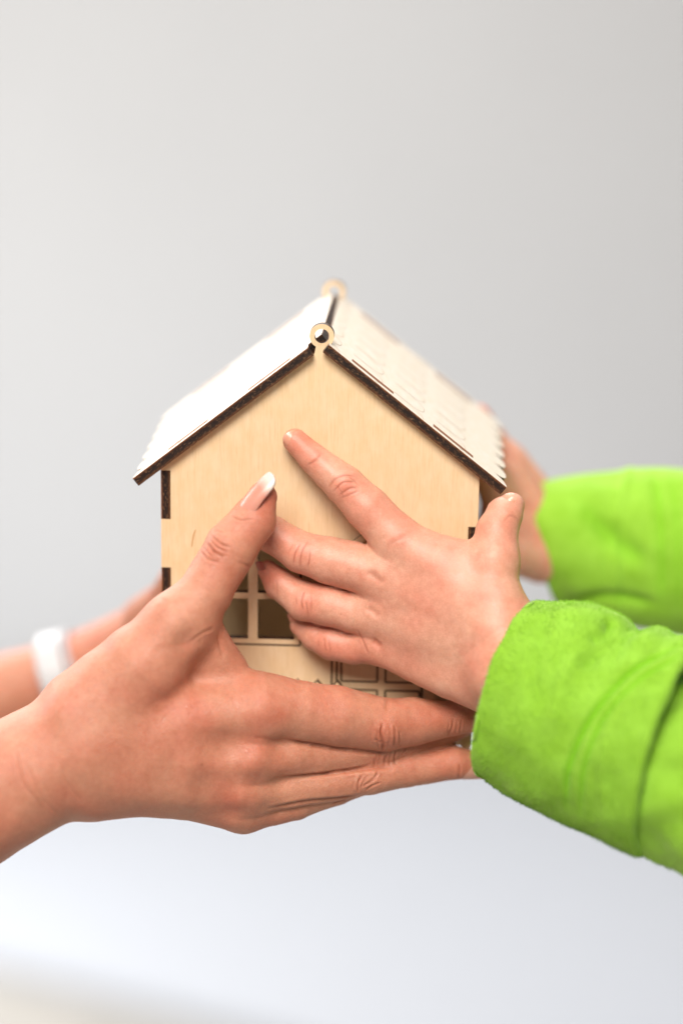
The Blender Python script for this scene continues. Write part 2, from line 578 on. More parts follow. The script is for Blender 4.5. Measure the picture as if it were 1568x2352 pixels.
# roof slabs: u = distance down the slope from the ridge, v = distance back
def slab(side):
    if side < 0:
        o, U = np.array([0.0, 0, RZ]), np.array([-math.cos(ANG), 0, -math.sin(ANG)])
        u0 = 0.0
    else:
        o = np.array([0.0, 0, RZ]); U = np.array([math.cos(ANG), 0, -math.sin(ANG)])
        u0 = T * math.tan(ANG) + .03
    Vv = np.array([0, 1.0, 0])
    Nn = np.array([-side * math.sin(ANG) * 1.0, 0, -math.cos(ANG)])
    LEN = 7.68 / math.cos(ANG)
    y0, y1 = -.4, DEPTH + .45
    un = (.53 if side < 0 else .34) / math.cos(ANG)
    pts = [(u0, .415), (un, .415), (un, y0)]
    pts += [(LEN - .9, y0)]
    # scalloped eave: first a half tongue, then whole ones
    per, dep = 1.8, .62
    tongues = []
    yc = y0
    while yc < y1 + .1:
        tongues.append(yc); yc += per
    for i, c in enumerate(tongues):
        a0 = -1 if i else 0.0
        a1 = 1 if c + per / 2 <= y1 else max(-.2, (y1 - c) / (per / 2))
        n = 12
        for k in range(n + 1):
            q = a0 + (a1 - a0) * k / n
            q2 = min(.995, abs(q))
            pts.append((LEN - dep * (1 - math.sqrt(1 - q2 ** 2.4)), c + q * per / 2 * .985))
        if c + per / 2 < y1:
            pts.append((LEN - dep * 1.12, c + per / 2))
    pts += [(LEN - 1.5, y1), (un, y1), (un, DEPTH - .415), (u0, DEPTH - .415)]
    p2 = [pts[0]]
    for p in pts[1:]:
        if math.hypot(p[0] - p2[-1][0], p[1] - p2[-1][1]) > 1e-3: p2.append(p)
    fr = (o, U, Vv, Nn)
    sl = plate('roof_panel', p2, [], fr, T, [WOOD_LIT, BURNT], house)
    # engraved shingles: rows of tongues staggered by half a width
    L = []
    row = 0
    u = LEN - 2.2
    while u > .8:
        off = (per / 2) if row % 2 == 0 else 0
        yc = y0 + off
        while yc < y1:
            ln = []
            for k in range(15):
                q = -1 + 2 * k / 14
                yy = yc + q * per / 2 * .97
                uu = u - .78 * (1 - math.sqrt(max(0, 1 - abs(q) ** 2.4)))
                ln.append((uu, yy))
            ln = [(u - 1.55, ln[0][1])] + ln + [(u - 1.55, ln[-1][1])]
            seg = [p for p in ln if y0 + .05 < p[1] < y1 - .05 and p[0] > u0 + .2]
            if len(seg) > 4: L.append(seg)
            yc += per
        u -= 2.2
        row += 1
    ribbons('shingle_engraving', L, .032, fr, ENGRAVE_ROOF, sl)
    for x0, x1 in ((1.26, 2.96), (4.62, 6.27)):
        plate('wall_tab', rect(x0 / math.cos(ANG), x1 / math.cos(ANG), .0, .36), [], (o - Nn * .012, U, Vv, Nn), .02, [BURNT, BURNT], sl)
        plate('wall_tab', rect(x0 / math.cos(ANG), x1 / math.cos(ANG), DEPTH - .4, DEPTH), [], (o - Nn * .012, U, Vv, Nn), .02, [BURNT, BURNT], sl)
    return sl


slab(-1)
slab(1)


# ------------------------------------------------------------------ organic surfaces
def smin(a, b, k):
    h = np.clip(.5 + .5 * (b - a) / k, 0, 1)
    return b + (a - b) * h - k * h * (1 - h)


class Body:
    """a body as one smooth distance field: fingers stay separate, palm and arm blend"""
    def __init__(s, fingers, palm, kf=.07, kp=.55, kj=.5):
        s.f = [[(np.array(a[0], np.float32), np.float32(a[1])) for a in c] for c in fingers]
        s.p = [[(np.array(a[0], np.float32), np.float32(a[1])) for a in c] for c in palm]
        s.kf, s.kp, s.kj = kf, kp, kj
        allp = [a for c in s.f + s.p for a in c]
        s.lo = np.min([a[0] - a[1] for a in allp], 0) - .8
        s.hi = np.max([a[0] + a[1] for a in allp], 0) + .8

    @staticmethod
    def chain(X, c):
        d = None
        for (a, ra), (b, rb) in zip(c[:-1], c[1:]):
            ba = b - a
            pa = X - a
            h = np.clip((pa @ ba) / (ba @ ba), 0, 1)
            q = pa - h[:, None] * ba
            v = np.sqrt(np.einsum('ij,ij->i', q, q)) - (ra + (rb - ra) * h)
            d = v if d is None else smin(d, v, .10)
        return d

    def __call__(s, X):
        X = X.astype(np.float32)
        dp = None
        for c in s.p:
            v = s.chain(X, c)
            dp = v if dp is None else smin(dp, v, s.kp)
        df = None
        for c in s.f:
            v = s.chain(X, c)
            df = v if df is None else smin(df, v, s.kf)
        if df is None: return dp
        return smin(df, dp, s.kj)

    def grad(s, X, e=.02):
        k = np.array([[1, -1, -1], [-1, -1, 1], [-1, 1, -1], [1, 1, 1]], np.float32)
        g = sum(kk[None, :] * s(X + e * kk)[:, None] for kk in k)
        return g / (np.linalg.norm(g, axis=1)[:, None] + 1e-9)


def surface_net(fn, lo, hi, h):
    n = np.ceil((hi - lo) / h).astype(int) + 1
    ax = [lo[i] + h * np.arange(n[i]) for i in range(3)]
    f = np.empty(tuple(n), np.float32)
    Y, Z = np.meshgrid(ax[1], ax[2], indexing='ij')
    yz = np.stack([Y.ravel(), Z.ravel()], 1)
    step = max(1, 400000 // len(yz))
    for i in range(0, n[0], step):
        xs = ax[0][i:i + step]
        X = np.empty((len(xs) * len(yz), 3), np.float32)
        X[:, 0] = np.repeat(xs, len(yz)); X[:, 1:] = np.tile(yz, (len(xs), 1))
        f[i:i + step] = fn(X).reshape(len(xs), n[1], n[2])
    s = f < 0
    c = [s[a:n[0] - 1 + a, b:n[1] - 1 + b, d:n[2] - 1 + d] for a in (0, 1) for b in (0, 1) for d in (0, 1)]
    cnt = sum(x.astype(np.int8) for x in c)
    act = (cnt > 0) & (cnt < 8)
    idx = -np.ones(act.shape, np.int64)
    ii = np.argwhere(act)
    idx[act] = np.arange(len(ii))
    acc = np.zeros((len(ii), 3)); num = np.zeros(len(ii))
    corners = [(a, b, d) for a in (0, 1) for b in (0, 1) for d in (0, 1)]
    for i in range(8):
        for j in range(i + 1, 8):
            ci, cj = np.array(corners[i]), np.array(corners[j])
            if np.abs(ci - cj).sum() != 1: continue
            fi = f[tuple((ii + ci).T)]; fj = f[tuple((ii + cj).T)]
            m = (fi < 0) != (fj < 0)
            t = fi[m] / (fi[m] - fj[m])
            acc[m] += ci + t[:, None] * (cj - ci)
            num[m] += 1
    V = lo + h * (ii + acc / num[:, None])
    Q = []
    for a in range(3):
        b, d = (a + 1) % 3, (a + 2) % 3
        s0 = [slice(None)] * 3; s1 = [slice(None)] * 3
        s0[a] = slice(0, -1); s1[a] = slice(1, None)
        A, B = s[tuple(s0)], s[tuple(s1)]
        for sgn, m in ((1, A & ~B), (-1, ~A & B)):
            e = np.argwhere(m)
            ok = (e[:, b] > 0) & (e[:, d] > 0) & (e[:, b] < n[b] - 1) & (e[:, d] < n[d] - 1)
            e = e[ok]
            q = []
            for db, dd in ((-1, -1), (0, -1), (0, 0), (-1, 0)):
                x = e.copy(); x[:, b] += db; x[:, d] += dd
                q.append(idx[tuple(x.T)])
            q = np.stack(q, 1)
            Q.append(q if sgn > 0 else q[:, ::-1])
    return V, np.vstack(Q)


def subdivide(V, Q):
    E = np.stack([Q, np.roll(Q, -1, 1)], 2).reshape(-1, 2)
    Es = np.sort(E, 1)
    key = Es[:, 0] * len(V) + Es[:, 1]
    u, first, inv = np.unique(key, return_index=True, return_inverse=True)
    mid = V[Es[first]].mean(1)
    fc = V[Q].mean(1)
    nv, ne = len(V), len(u)
    inv = inv.reshape(-1, 4)
    e = nv + inv
    f = nv + ne + np.arange(len(Q))
    out = []
    for k in range(4):
        out.append(np.stack([Q[:, k], e[:, k], f, e[:, (k - 1) % 4]], 1))
    return np.vstack([V, mid, fc]), np.vstack(out)


def make_bvh(V, Q):
    return BVHTree.FromPolygons([tuple(v) for v in V], [tuple(q) for q in Q])


def cast(bvh, x, y):
    d = Vector(ray(x, y)).normalized()
    loc, nrm, _, _ = bvh.ray_cast(Vector(cam_pos), d)
    return None if loc is None else np.array(loc)


def smoothline(pts, n):
    """Catmull-Rom through picture points"""
    p = np.array(pts, float)
    if len(p) == 2:
        t = np.linspace(0, 1, n)[:, None]
        return p[0] * (1 - t) + p[1] * t
    q = np.vstack([2 * p[0] - p[1], p, 2 * p[-1] - p[-2]])
    o = []
    for i in range(1, len(q) - 2):
        for t in np.linspace(0, 1, n // (len(p) - 1) + 1, endpoint=False):
            a, b, c, d = q[i - 1], q[i], q[i + 1], q[i + 2]
            o.append(.5 * ((2 * b) + (c - a) * t + (2 * a - 5 * b + 4 * c - d) * t * t + (3 * b - a - 3 * c + d) * t ** 3))
    o.append(p[-1])
    return np.array(o)


def seg_dist(X, L):
    """distance of points X to polyline L, and position along it 0..1"""
    best = np.full(len(X), 1e9); par = np.zeros(len(X))
    m = len(L) - 1
    for i in range(m):
        a, b = L[i], L[i + 1]
        ba = b - a
        l2 = ba @ ba
        if l2 < 1e-12: continue
        h = np.clip(((X - a) @ ba) / l2, 0, 1)
        q = X - a - h[:, None] * ba
        d = np.sqrt((q * q).sum(1))
        k = d < best
        best[k] = d[k]; par[k] = (i + h[k]) / m
    return best, par


def vertex_normals(V, Q):
    fn = np.cross(V[Q[:, 2]] - V[Q[:, 0]], V[Q[:, 3]] - V[Q[:, 1]])
    N = np.zeros_like(V)
    for k in range(4):
        np.add.at(N, Q[:, k], fn)
    return N / (np.linalg.norm(N, axis=1)[:, None] + 1e-12)


def apply_lines(V, N, bvh, lines, crease, lip0=.4):
    """press lines (seen in the photograph) into the surface: (points, depth, width, colour)"""
    for pts, dep, w, colr in lines:
        L = [cast(bvh, *p) for p in smoothline(pts, 14)]
        L = [p for p in L if p is not None]
        if len(L) < 2: continue
        lip = lip0
        L = np.array(L)
        lo, hi = L.min(0) - 6 * w, L.max(0) + 6 * w
        m = np.where(((V > lo) & (V < hi)).all(1))[0]
        if not len(m): continue
        d, t = seg_dist(V[m], L)
        env = np.clip(np.minimum(t, 1 - t) * 5 + .25, 0, 1)
        dep_ = dep * 1.7
        if w > .095: lip = 0.0
        g = np.exp(-(d / w) ** 2) * env
        l2 = np.exp(-((d - 2.1 * w) / (1.1 * w)) ** 2) * env
        V[m] += N[m] * (-dep_ * g + dep_ * lip * l2)[:, None]
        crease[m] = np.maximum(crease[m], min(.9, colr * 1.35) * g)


def apply_spots(X, bvh, spots, arr):
    for (x, y), r, a in spots:
        c = cast(bvh, x, y)
        if c is None: continue
        d2 = ((X - c) ** 2).sum(1)
        arr += a * np.exp(-d2 / (r * r))


def build_body(name, body, h, levels, mat, parent, lines=(), spots=(), dents=(), wave=0.0, deep=1.0):
    V, Q = surface_net(body, body.lo, body.hi, h)
    for _ in range(levels):
        V, Q = subdivide(V, Q)
    for _ in range(3):
        g = body.grad(V)
        V = V - g * np.clip(body(V), -h, h)[:, None]
    N = vertex_normals(V, Q)
    flat = V
    bvh = make_bvh(V, Q)
    cre = np.zeros(len(V)); red = np.zeros(len(V))
    apply_spots(V, bvh, [(p, r_, a_ * .8) for p, r_, a_ in spots], red)
    off = np.zeros(len(V))
    apply_spots(V, bvh, dents, off)
    # slow unevenness of flesh
    if wave:
        ph = V * 2.1
        off += wave * (np.sin(ph[:, 0] + 1.3 * np.sin(ph[:, 1] * .7)) * np.sin(ph[:, 2] * 1.2 + np.sin(ph[:, 0] * .6)))
    V = V + N * off[:, None]
    N = vertex_normals(V, Q)
    bvh2 = make_bvh(V, Q) if dents else bvh
    apply_lines(V, N, bvh2, [(p, d_ * deep, w_, c_) for p, d_, w_, c_ in lines], cre)
    o = mesh_obj(name, V, Q, mat, parent, None, True)
    for nm, arr in (('red', red), ('crease', cre)):
        at = o.data.attributes.new(nm, 'FLOAT', 'POINT')
        at.data.foreach_set('value', np.clip(arr, 0, 1).astype(np.float32))
    return o, bvh2


def screen_dir(dx, dy, dz):
    """dx right, dy down, dz towards the viewer"""
    v = RIGHT * dx - UP * dy - FWD * dz
    return v / np.linalg.norm(v)


def nail(parent, mat, base, tip, nrm, width, R, half, taper, curve=.06, thick=.05, square=.5, lift=0.0):
    """a curved nail plate from base to tip (points of the nail's middle line), looking along nrm"""
    ax = tip - base
    Ln = np.linalg.norm(ax); ax /= Ln
    nrm = nrm - ax * (nrm @ ax); nrm /= np.linalg.norm(nrm)
    lat = np.cross(ax, nrm)
    nu, nv = 16, 26
    top, along = [], []
    for j in range(nv + 1):
        v = j / nv
        # outline half width: round at the cuticle, tapering, rounded tip
        wv = min(1, math.sqrt(max(0, 1 - (1 - min(1, v / .22)) ** 2)) * .98 + .02) * (1 - taper * v)
        if v > square:
            q = (v - square) / (1 - square)
            wv *= math.sqrt(max(.02, 1 - .93 * q ** 3.2))
        for i in range(nu + 1):
            u = -1 + 2 * i / nu
            th = u * half * wv
            p = base + ax * (Ln * v) + lat * (R * math.sin(th)) * width + nrm * (R * (math.cos(th) - 1) - curve * Ln * (2 * v - .8) ** 2 * .5 + lift)
            top.append(p); along.append(v - .10 * (1 - u * u) * 1 + .05)
    top = np.array(top)
    bot = top - nrm * thick
    n = len(top)
    F = []
    W = nu + 1
    for j in range(nv):
        for i in range(nu):
            a = j * W + i
            F.append((a, a + 1, a + W + 1, a + W)); F.append((n + a + W, n + a + W + 1, n + a + 1, n + a))
    rim = [i for i in range(W)] + [j * W + nu for j in range(1, nv + 1)] + [nv * W + i for i in range(nu - 1, -1, -1)] + [j * W for j in range(nv - 1, 0, -1)]
    for a, b in zip(rim, rim[1:] + rim[:1]):
        F.append((b, a, n + a, n + b))
    V = np.vstack([top, bot])
    F = np.array(F)
    c = V[F[0]].mean(0); fnrm = np.cross(V[F[0][1]] - V[F[0][0]], V[F[0][2]] - V[F[0][1]])
    mid = (nv // 2) * W + nu // 2
    q = (mid, mid + 1, mid + W + 1, mid + W)
    if np.cross(V[q[1]] - V[q[0]], V[q[2]] - V[q[1]]) @ nrm < 0: F = F[:, ::-1]
    o = mesh_obj('nail', V, F, mat, parent, None, True)
    at = o.data.attributes.new('along', 'FLOAT', 'POINT')
    at.data.foreach_set('value', np.array(along + along, np.float32))
    return o


def C2(*pts, k=1.0): return [pr(*z2(x, y), d, r * .4216 * k) for x, y, d, r in pts]
def CD(*pts): return [pr(*p) for p in pts]


# ------------------------------------------------------------------ the adult: near hand
adult = empty('person', P(-420, 2060, 7), 'adult seen only as two bare arms from the left, thumb nail with white tip', 'person')
a_fing = [
    CD((405, 1443, 4.5, 80), (474, 1358, 3.9, 61), (531, 1257, 3.2, 61), (580, 1196, 2.6, 53), (604, 1140, 2.35, 33)),
    CD((600, 1632, 4.0, 88), (690, 1634, 3.7, 71), (770, 1646, 3.3, 70), (880, 1664, 2.7, 62), (950, 1656, 2.2, 54), (1040, 1650, 1.7, 40), (1100, 1646, 1.4, 33)),
    CD((585, 1735, 4.4, 70), (720, 1728, 3.4, 54), (880, 1714, 2.2, 48), (985, 1690, 1.1, 39), (1060, 1662, .75, 32)),
    CD((575, 1812, 4.5, 58), (720, 1803, 3.6, 44), (848, 1782, 2.8, 42), (930, 1768, 2.2, 40), (1040, 1752, 1.5, 38), (1112, 1757, 1.2, 30)),
    CD((562, 1866, 4.3, 44), (680, 1846, 3.6, 37), (775, 1816, 3.0, 31), (845, 1795, 2.4, 28), (900, 1775, 1.6, 26)),
]
a_palm = [
    CD((-950, 2370, 10.5, 195), (-420, 2060, 7.8, 168), (0, 1815, 6.2, 142), (180, 1712, 5.4, 138)),
    CD((215, 1645, 5.2, 126), (330, 1530, 4.9, 103), (405, 1443, 4.5, 80)),
    CD((215, 1720, 5.4, 128), (420, 1655, 4.9, 88), (600, 1632, 4.0, 80)),
    CD((215, 1765, 5.4, 118), (420, 1740, 5.3, 80), (585, 1735, 4.4, 68)),
    CD((225, 1785, 5.4, 90), (420, 1795, 5.3, 68), (575, 1812, 4.5, 56)),
    CD((235, 1795, 5.3, 62), (420, 1838, 5.0, 45), (562, 1866, 4.3, 44)),
    CD((450, 1455, 3.8, 64), (505, 1545, 3.5, 66)),
]
A = Body(a_fing, a_palm)
D3 = lambda *p: [z3(*q) for q in p]
D4 = lambda *p: [z4(*q) for q in p]
a_lines = [
    # thumb joint
    (D3((1130, 500), (1165, 545), (1215, 575)), .030, .055, .35),
    (D3((1150, 455), (1200, 500), (1250, 520)), .026, .05, .3),
    (D3((1095, 545), (1135, 585), (1190, 600)), .022, .05, .3),
    (D3((1165, 425), (1210, 440)), .018, .04, .2),
    (D3((1300, 600), (1370, 632)), .02, .05, .2),
    (D3((1260, 350), (1310, 372), (1370, 366)), .03, .04, .2),
    # web of the thumb
    (D3((800, 1095), (930, 1062), (1060, 1040), (1130, 1000)), .012, .16, .05),
    (D3((1040, 1035), (1100, 990), (1165, 960)), .02, .07, .15),
    (D3((1185, 990), (1200, 1060), (1215, 1120)), .025, .10, .15),
    (D3((880, 795), (905, 815)), .015, .05, .15),
    # index knuckle folds
    (D4((880, 490), (872, 540), (885, 590), (880, 630)), .040, .05, .5),
    (D4((945, 500), (948, 550), (945, 610)), .028, .045, .4),
    (D4((860, 500), (850, 560), (862, 620)), .020, .035, .35),
    (D4((918, 485), (920, 545), (915, 605)), .022, .035, .35),
    (D4((972, 530), (975, 590)), .016, .035, .25),
    (D4((820, 540), (815, 590)), .014, .035, .2),
    (D4((1235, 480), (1225, 540)), .018, .035, .25),
    (D4((1275, 470), (1268, 540)), .018, .035, .25),
    (D4((800, 770), (775, 800), (765, 830)), .02, .035, .3),
    (D4((730, 790), (722, 830)), .016, .035, .25),
    (D4((925, 640), (918, 675), (920, 708)), .022, .035, .3),
    (D3((1140, 470), (1185, 520), (1240, 545)), .018, .04, .25),
    (D3((1110, 522), (1150, 565), (1205, 588)), .016, .04, .22),
    (D4((840, 570), (870, 580), (915, 588)), .024, .04, .35),
    (D4((905, 350), (908, 380), (902, 410)), .02, .09, .06),
    (D4((1255, 465), (1250, 500), (1232, 545)), .03, .045, .45),
    (D4((1300, 470), (1290, 540)), .015, .04, .25),
    # middle finger folds
    (D4((905, 648), (892, 680), (895, 712)), .035, .04, .5),
    (D4((955, 628), (945, 665), (948, 700)), .03, .04, .45),
    (D4((850, 660), (838, 690), (845, 718)), .02, .04, .3),
    (D4((1010, 615), (985, 650)), .02, .035, .3),
    # ring finger folds
    (D4((770, 765), (755, 800), (752, 845)), .035, .045, .4),
    (D4((860, 740), (830, 785), (770, 820)), .030, .045, .4),
    (D4((870, 800), (830, 812), (790, 838)), .03, .04, .4),
    (D4((1290, 700), (1290, 740), (1282, 780)), .022, .045, .25),
    (D4((690, 885), (640, 900), (615, 915)), .02, .04, .3),
    (D3((28, 2148), (34, 2153)), .0, .028, .6),
    (D3((1095, 1700), (1101, 1705)), .0, .025, .5),
    (D3((395, 1625), (402, 1630)), .0, .02, .4),
    # wrist lines
    (D3((90, 1640), (130, 1800), (240, 1940)), .016, .07, .12),
    (D3((150, 1700), (230, 1880), (330, 1990)), .012, .06, .08),
    (D3((310, 1660), (370, 1800), (460, 1920)), .010, .06, .06),
    # grooves where the fingers lie against each other, gap shade painted into the colour
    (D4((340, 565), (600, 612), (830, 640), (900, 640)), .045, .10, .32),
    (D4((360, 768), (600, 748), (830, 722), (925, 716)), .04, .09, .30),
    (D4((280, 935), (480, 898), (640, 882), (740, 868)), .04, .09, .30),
    # hollow between the first and middle finger tendons
    (D4((380, 585), (300, 575), (200, 560)), .02, .12, .12),
]
a_spots = [(z3(1420, 420), .9, .55), (z3(1440, 260), .6, .6), (z3(1300, 700), .8, .3), (z4(880, 560), .8, .45), (z4(1150, 420), 1.0, .5), (z4(300, 420), 1.2, .35),
           (z4(250, 700), 1.0, .35), (z4(100, 880), .9, .45), (z4(850, 690), .6, .3), (z4(1300, 700), .8, .45), (z3(900, 1400), 2.2, .25), (z4(1320, 480), .6, .5), (z4(0, 500), 1.6, .2)]
a_dents = [(z4(240, 420), .75, .10), (z4(190, 690), .6, .12), (z4(130, 870), .55, .14), (z4(110, 990), .5, .10),
           (z4(60, 600), .8, -.10), (z4(-40, 780), .7, -.08), (z4(330, 600), .55, -.10), (z4(330, 800), .45, -.08), (z4(260, 930), .4, -.06),
           (z3(560, 1330), 1.0, -.10), (z3(330, 1390), .9, .07), (z3(1100, 1150), .9, -.06), (z3(1020, 1030), .6, -.14), (z3(880, 830), .5, .06),
           (z3(1180, 510), .6, .05), (z4(900, 530), .5, .04)]
arm1, bvA = build_body('arm', A, .24, 2, SKIN_W, adult, a_lines, a_spots, [(p, r, a * 1.5) for p, r, a in a_dents], .03, 1.0)
# long thumb nail with a white tip
nb = screen_dir(-.68, -.36, .62)
c1, c2 = P(574, 1204, 2.65), P(636, 1092, 2.5)
nail(arm1, NAIL_W, c1 + nb * .93, c2 + nb * .50, nb, 1.0, .60, 1.2, .28, .12, .05, .72)
nb = screen_dir(.05, .62, .78)
c1, c2 = P(1058, 1757, 1.45), P(1140, 1760, 1.2)
nail(arm1, NAIL_W2, c1 + nb * .66, c2 + nb * .5, nb, 1.0, .55, 1.1, .2, .06, .04, .6)

# ------------------------------------------------------------------ the child: near hand
child = empty('person', P(2100, 1850, 8), 'child seen only as two hands in bright green fleece sleeves from the right', 'person')
c_fing = [
    C2((300, 158, .50, 60), (395, 250, .72, 74), (570, 400, 1.1, 100), (690, 520, 1.35, 112), (840, 680, 1.6, 118), k=1.09),
    C2((60, 600, .6, 72), (178, 668, .75, 92), (335, 765, 1.15, 103), (480, 808, 1.35, 116), (620, 840, 1.5, 122), (770, 890, 1.7, 122), k=1.09),
    C2((150, 862, .45, 52), (215, 935, .7, 76), (350, 1030, 1.1, 97), (480, 1052, 1.3, 105), (610, 1085, 1.45, 106), (735, 1100, 1.65, 112), k=1.09),
    C2((335, 1165, .5, 58), (410, 1215, .75, 78), (500, 1252, 1.0, 92), (620, 1275, 1.2, 91), (740, 1268, 1.5, 96), k=1.09),
    C2((1385, 810, 2.4, 124), (1398, 650, 1.7, 106), (1438, 560, 1.3, 92), (1476, 508, 1.1, 64), k=1.09),
]
c_palm = [
    C2((830, 800, 1.62, 118), (1385, 1110, 3.05, 158)),
    C2((780, 1000, 1.66, 116), (1378, 1230, 3.15, 165)),
    C2((790, 1190, 1.62, 108), (1350, 1370, 3.25, 162)),
    C2((840, 680, 1.6, 116), (1390, 1050, 3.0, 150)),
    C2((770, 890, 1.7, 122), (1380, 1170, 3.1, 165)),
    C2((735, 1100, 1.65, 112), (1370, 1290, 3.2, 165)),
    C2((740, 1268, 1.5, 96), (950, 1345, 2.0, 122), (1150, 1425, 2.7, 138), (1340, 1490, 3.3, 155)),
    C2((1385, 810, 2.4, 122), (1380, 1000, 2.9, 146), (1400, 1150, 3.2, 165)),
    C2((1000, 760, 1.9, 112), (1250, 830, 2.2, 122)),
    C2((1420, 1230, 3.3, 230), (1500, 1380, 3.8, 285), (1850, 1590, 5.0, 285)),
]
Cb = Body(c_fing, c_palm, .06, .5, .38)
D2 = lambda *p: [z2(*q) for q in p]
c_lines = [
    # index: two joints
    (D2((485, 405), (520, 365), (570, 345), (620, 350)), .020, .045, .55),
    (D2((510, 430), (560, 385), (620, 380)), .022, .04, .6),
    (D2((535, 455), (590, 420), (640, 410)), .022, .045, .6),
    (D2((540, 470), (600, 450), (645, 430)), .014, .04, .4),
    (D2((520, 400), (550, 430), (560, 460)), .012, .035, .4),
    (D2((585, 350), (620, 375), (640, 400)), .012, .035, .4),
    (D2((365, 290), (410, 265), (440, 230)), .018, .045, .45),
    (D2((395, 280), (425, 250)), .010, .035, .3),
    # middle
    (D2((330, 715), (300, 770), (290, 830)), .018, .04, .5),
    (D2((370, 705), (335, 770), (325, 845)), .018, .04, .5),
    (D2((380, 760), (378, 800), (368, 845)), .016, .035, .45),
    (D2((290, 720), (262, 770)), .010, .035, .3),
    # ring
    (D2((345, 985), (335, 1030), (345, 1080)), .018, .04, .5),
    (D2((358, 1030), (365, 1070), (372, 1105)), .014, .035, .45),
    (D2((385, 1000), (388, 1050), (385, 1095)), .012, .035, .35),
    (D2((305, 1010), (308, 1050)), .01, .035, .3),
    (D2((200, 920), (205, 1000)), .012, .04, .25),
    (D2((341, 1002), (352, 980)), .004, .030, .7),
    (D2((547, 1102), (553, 1104)), .0, .022, .7),
    (D2((500, 1178), (506, 1180)), .0, .02, .4),
    # little finger
    (D2((458, 1230), (462, 1270), (470, 1305)), .014, .04, .4),
    (D2((480, 1230), (488, 1280), (492, 1310)), .010, .035, .3),
    (D2((425, 1240), (430, 1280)), .010, .035, .3),
    (D2((640, 1185), (670, 1250), (700, 1320)), .025, .05, .4),
    # knuckle dimples
    (D2((690, 876), (735, 898), (780, 940)), .085, .16, .14),
    (D2((685, 1070), (720, 1085), (760, 1118)), .08, .15, .14),
    (D2((718, 1248), (745, 1262), (768, 1282)), .11, .14, .30),
    (D2((735, 1235), (748, 1290)), .02, .08, .08),
    (D2((810, 720), (870, 690), (930, 665)), .016, .09, .12),
    (D2((1430, 600), (1470, 565), (1510, 580)), .014, .05, .3),
]
c_spots = [(z2(300, 170), .8, .75), (z2(420, 260), .5, .5), (z2(570, 400), .55, .55), (z2(330, 780), .55, .5), (z2(200, 680), .8, .45), (z2(350, 1030), .55, .5),
           (z2(170, 900), .7, .8), (z2(480, 1270), .7, .6), (z2(620, 1310), .7, .45), (z2(870, 690), .5, .5), (z2(740, 900), .5, .25), (z2(740, 1100), .5, .22), (z2(745, 1265), .4, .35),
           (z2(1470, 560), .6, .4), (z2(1080, 900), 1.5, .18), (z2(1330, 640), .7, .3), (z2(700, 560), .7, .25)]
c_dents = [(z2(900, 800), .9, .05), (z2(850, 1000), .8, .05), (z2(900, 1200), .8, .06), (z2(570, 400), .5, .03),
           (z2(1150, 1050), 1.4, .05)]
arm2, bvC = build_body('arm', Cb, .19, 2, SKIN_C, child, c_lines, c_spots, c_dents, .02, .42)
nb = screen_dir(-.30, -.22, .92)
c1, c2 = P(*z2(338, 205), .55), P(*z2(268, 135), .5)
nail(arm2, NAIL_C, c1 + nb * .545, c2 + nb * .475, nb, 1.0, .40, .95, .05, .10, .03, .45)
nb = screen_dir(-.35, -.28, .9)
c1, c2 = P(*z2(1452, 540), 1.15), P(*z2(1492, 470), 1.05)
nail(arm2, NAIL_C, c1 + nb * .64, c2 + nb * .51, nb, 1.0, .42, 1.0, .05, .10, .03, .45)
nb = screen_dir(-.86, .10, .35)
c1, c2 = P(*z2(165, 880), .5), P(*z2(125, 815), .42)
nail(arm2, NAIL_SHADED, c1 + nb * .44, c2 + nb * .36, nb, 1.0, .36, 1.1, .05, .10, .03, .55)
nb = screen_dir(-.75, -.2, .55)
c1, c2 = P(*z2(345, 1175), .5), P(*z2(300, 1110), .45)
nail(arm2, NAIL_C, c1 + nb * .46, c2 + nb * .36, nb, 1.0, .36, 1.0, .05, .10, .03, .55)

# ------------------------------------------------------------------ the hands behind
b_palm = [
    CD((1270, 1215, -11.0, 88), (1340, 1225, -10.8, 84), (1900, 1300, -8.7, 90)),
    CD((1255, 1250, -10.6, 70), (1150, 1090, -10.6, 62)),
    CD((1265, 1225, -11.8, 72), (1158, 1075, -12.4, 60)),
    CD((1250, 1280, -9.6, 55), (1150, 1200, -9.2, 55)),
]
b_fing = [
    CD((1150, 1090, -10.6, 52), (1104, 1015, -10.2, 40), (1084, 972, -10.2, 32)),
    CD((1158, 1075, -12.4, 50), (1124, 1010, -12.5, 38), (1098, 958, -12.3, 30)),
    CD((1150, 1150, -9.6, 48), (1120, 1080, -9.0, 42), (1095, 1050, -8.9, 36)),
    CD((1235, 1290, -9.2, 48), (1180, 1280, -8.2, 42), (1140, 1260, -7.8, 36)),
]
build_body('arm', Body(b_fing, b_palm, .1, .35, .4), .35, 1, SKIN_C, child, spots=[((1110, 940), 1.0, .8)])
w_palm = [
    CD((-1100, 1930, -13.0, 150), (-450, 1740, -14.0, 128), (0, 1595, -14.5, 90), (150, 1545, -14.5, 76)),
    CD((150, 1545, -14.5, 78), (330, 1480, -14.0, 80)),
    CD((200, 1510, -14.5, 58), (330, 1445, -13.5, 62)),
]
w_fing = [
    CD((330, 1420, -11.5, 50), (385, 1370, -9.5, 40), (400, 1330, -8.5, 34)),
    CD((335, 1460, -14.0, 50), (430, 1440, -15.5, 42), (540, 1420, -15.5, 36)),
    CD((335, 1510, -14.0, 50), (430, 1510, -15.5, 42), (550, 1500, -15.5, 36)),
    CD((330, 1550, -14.0, 46), (430, 1570, -15.5, 40), (530, 1570, -15.5, 34)),
]
arm4, _ = build_body('arm', Body(w_fing, w_palm, .1, .3, .4), .35, 1, SKIN_W, adult)


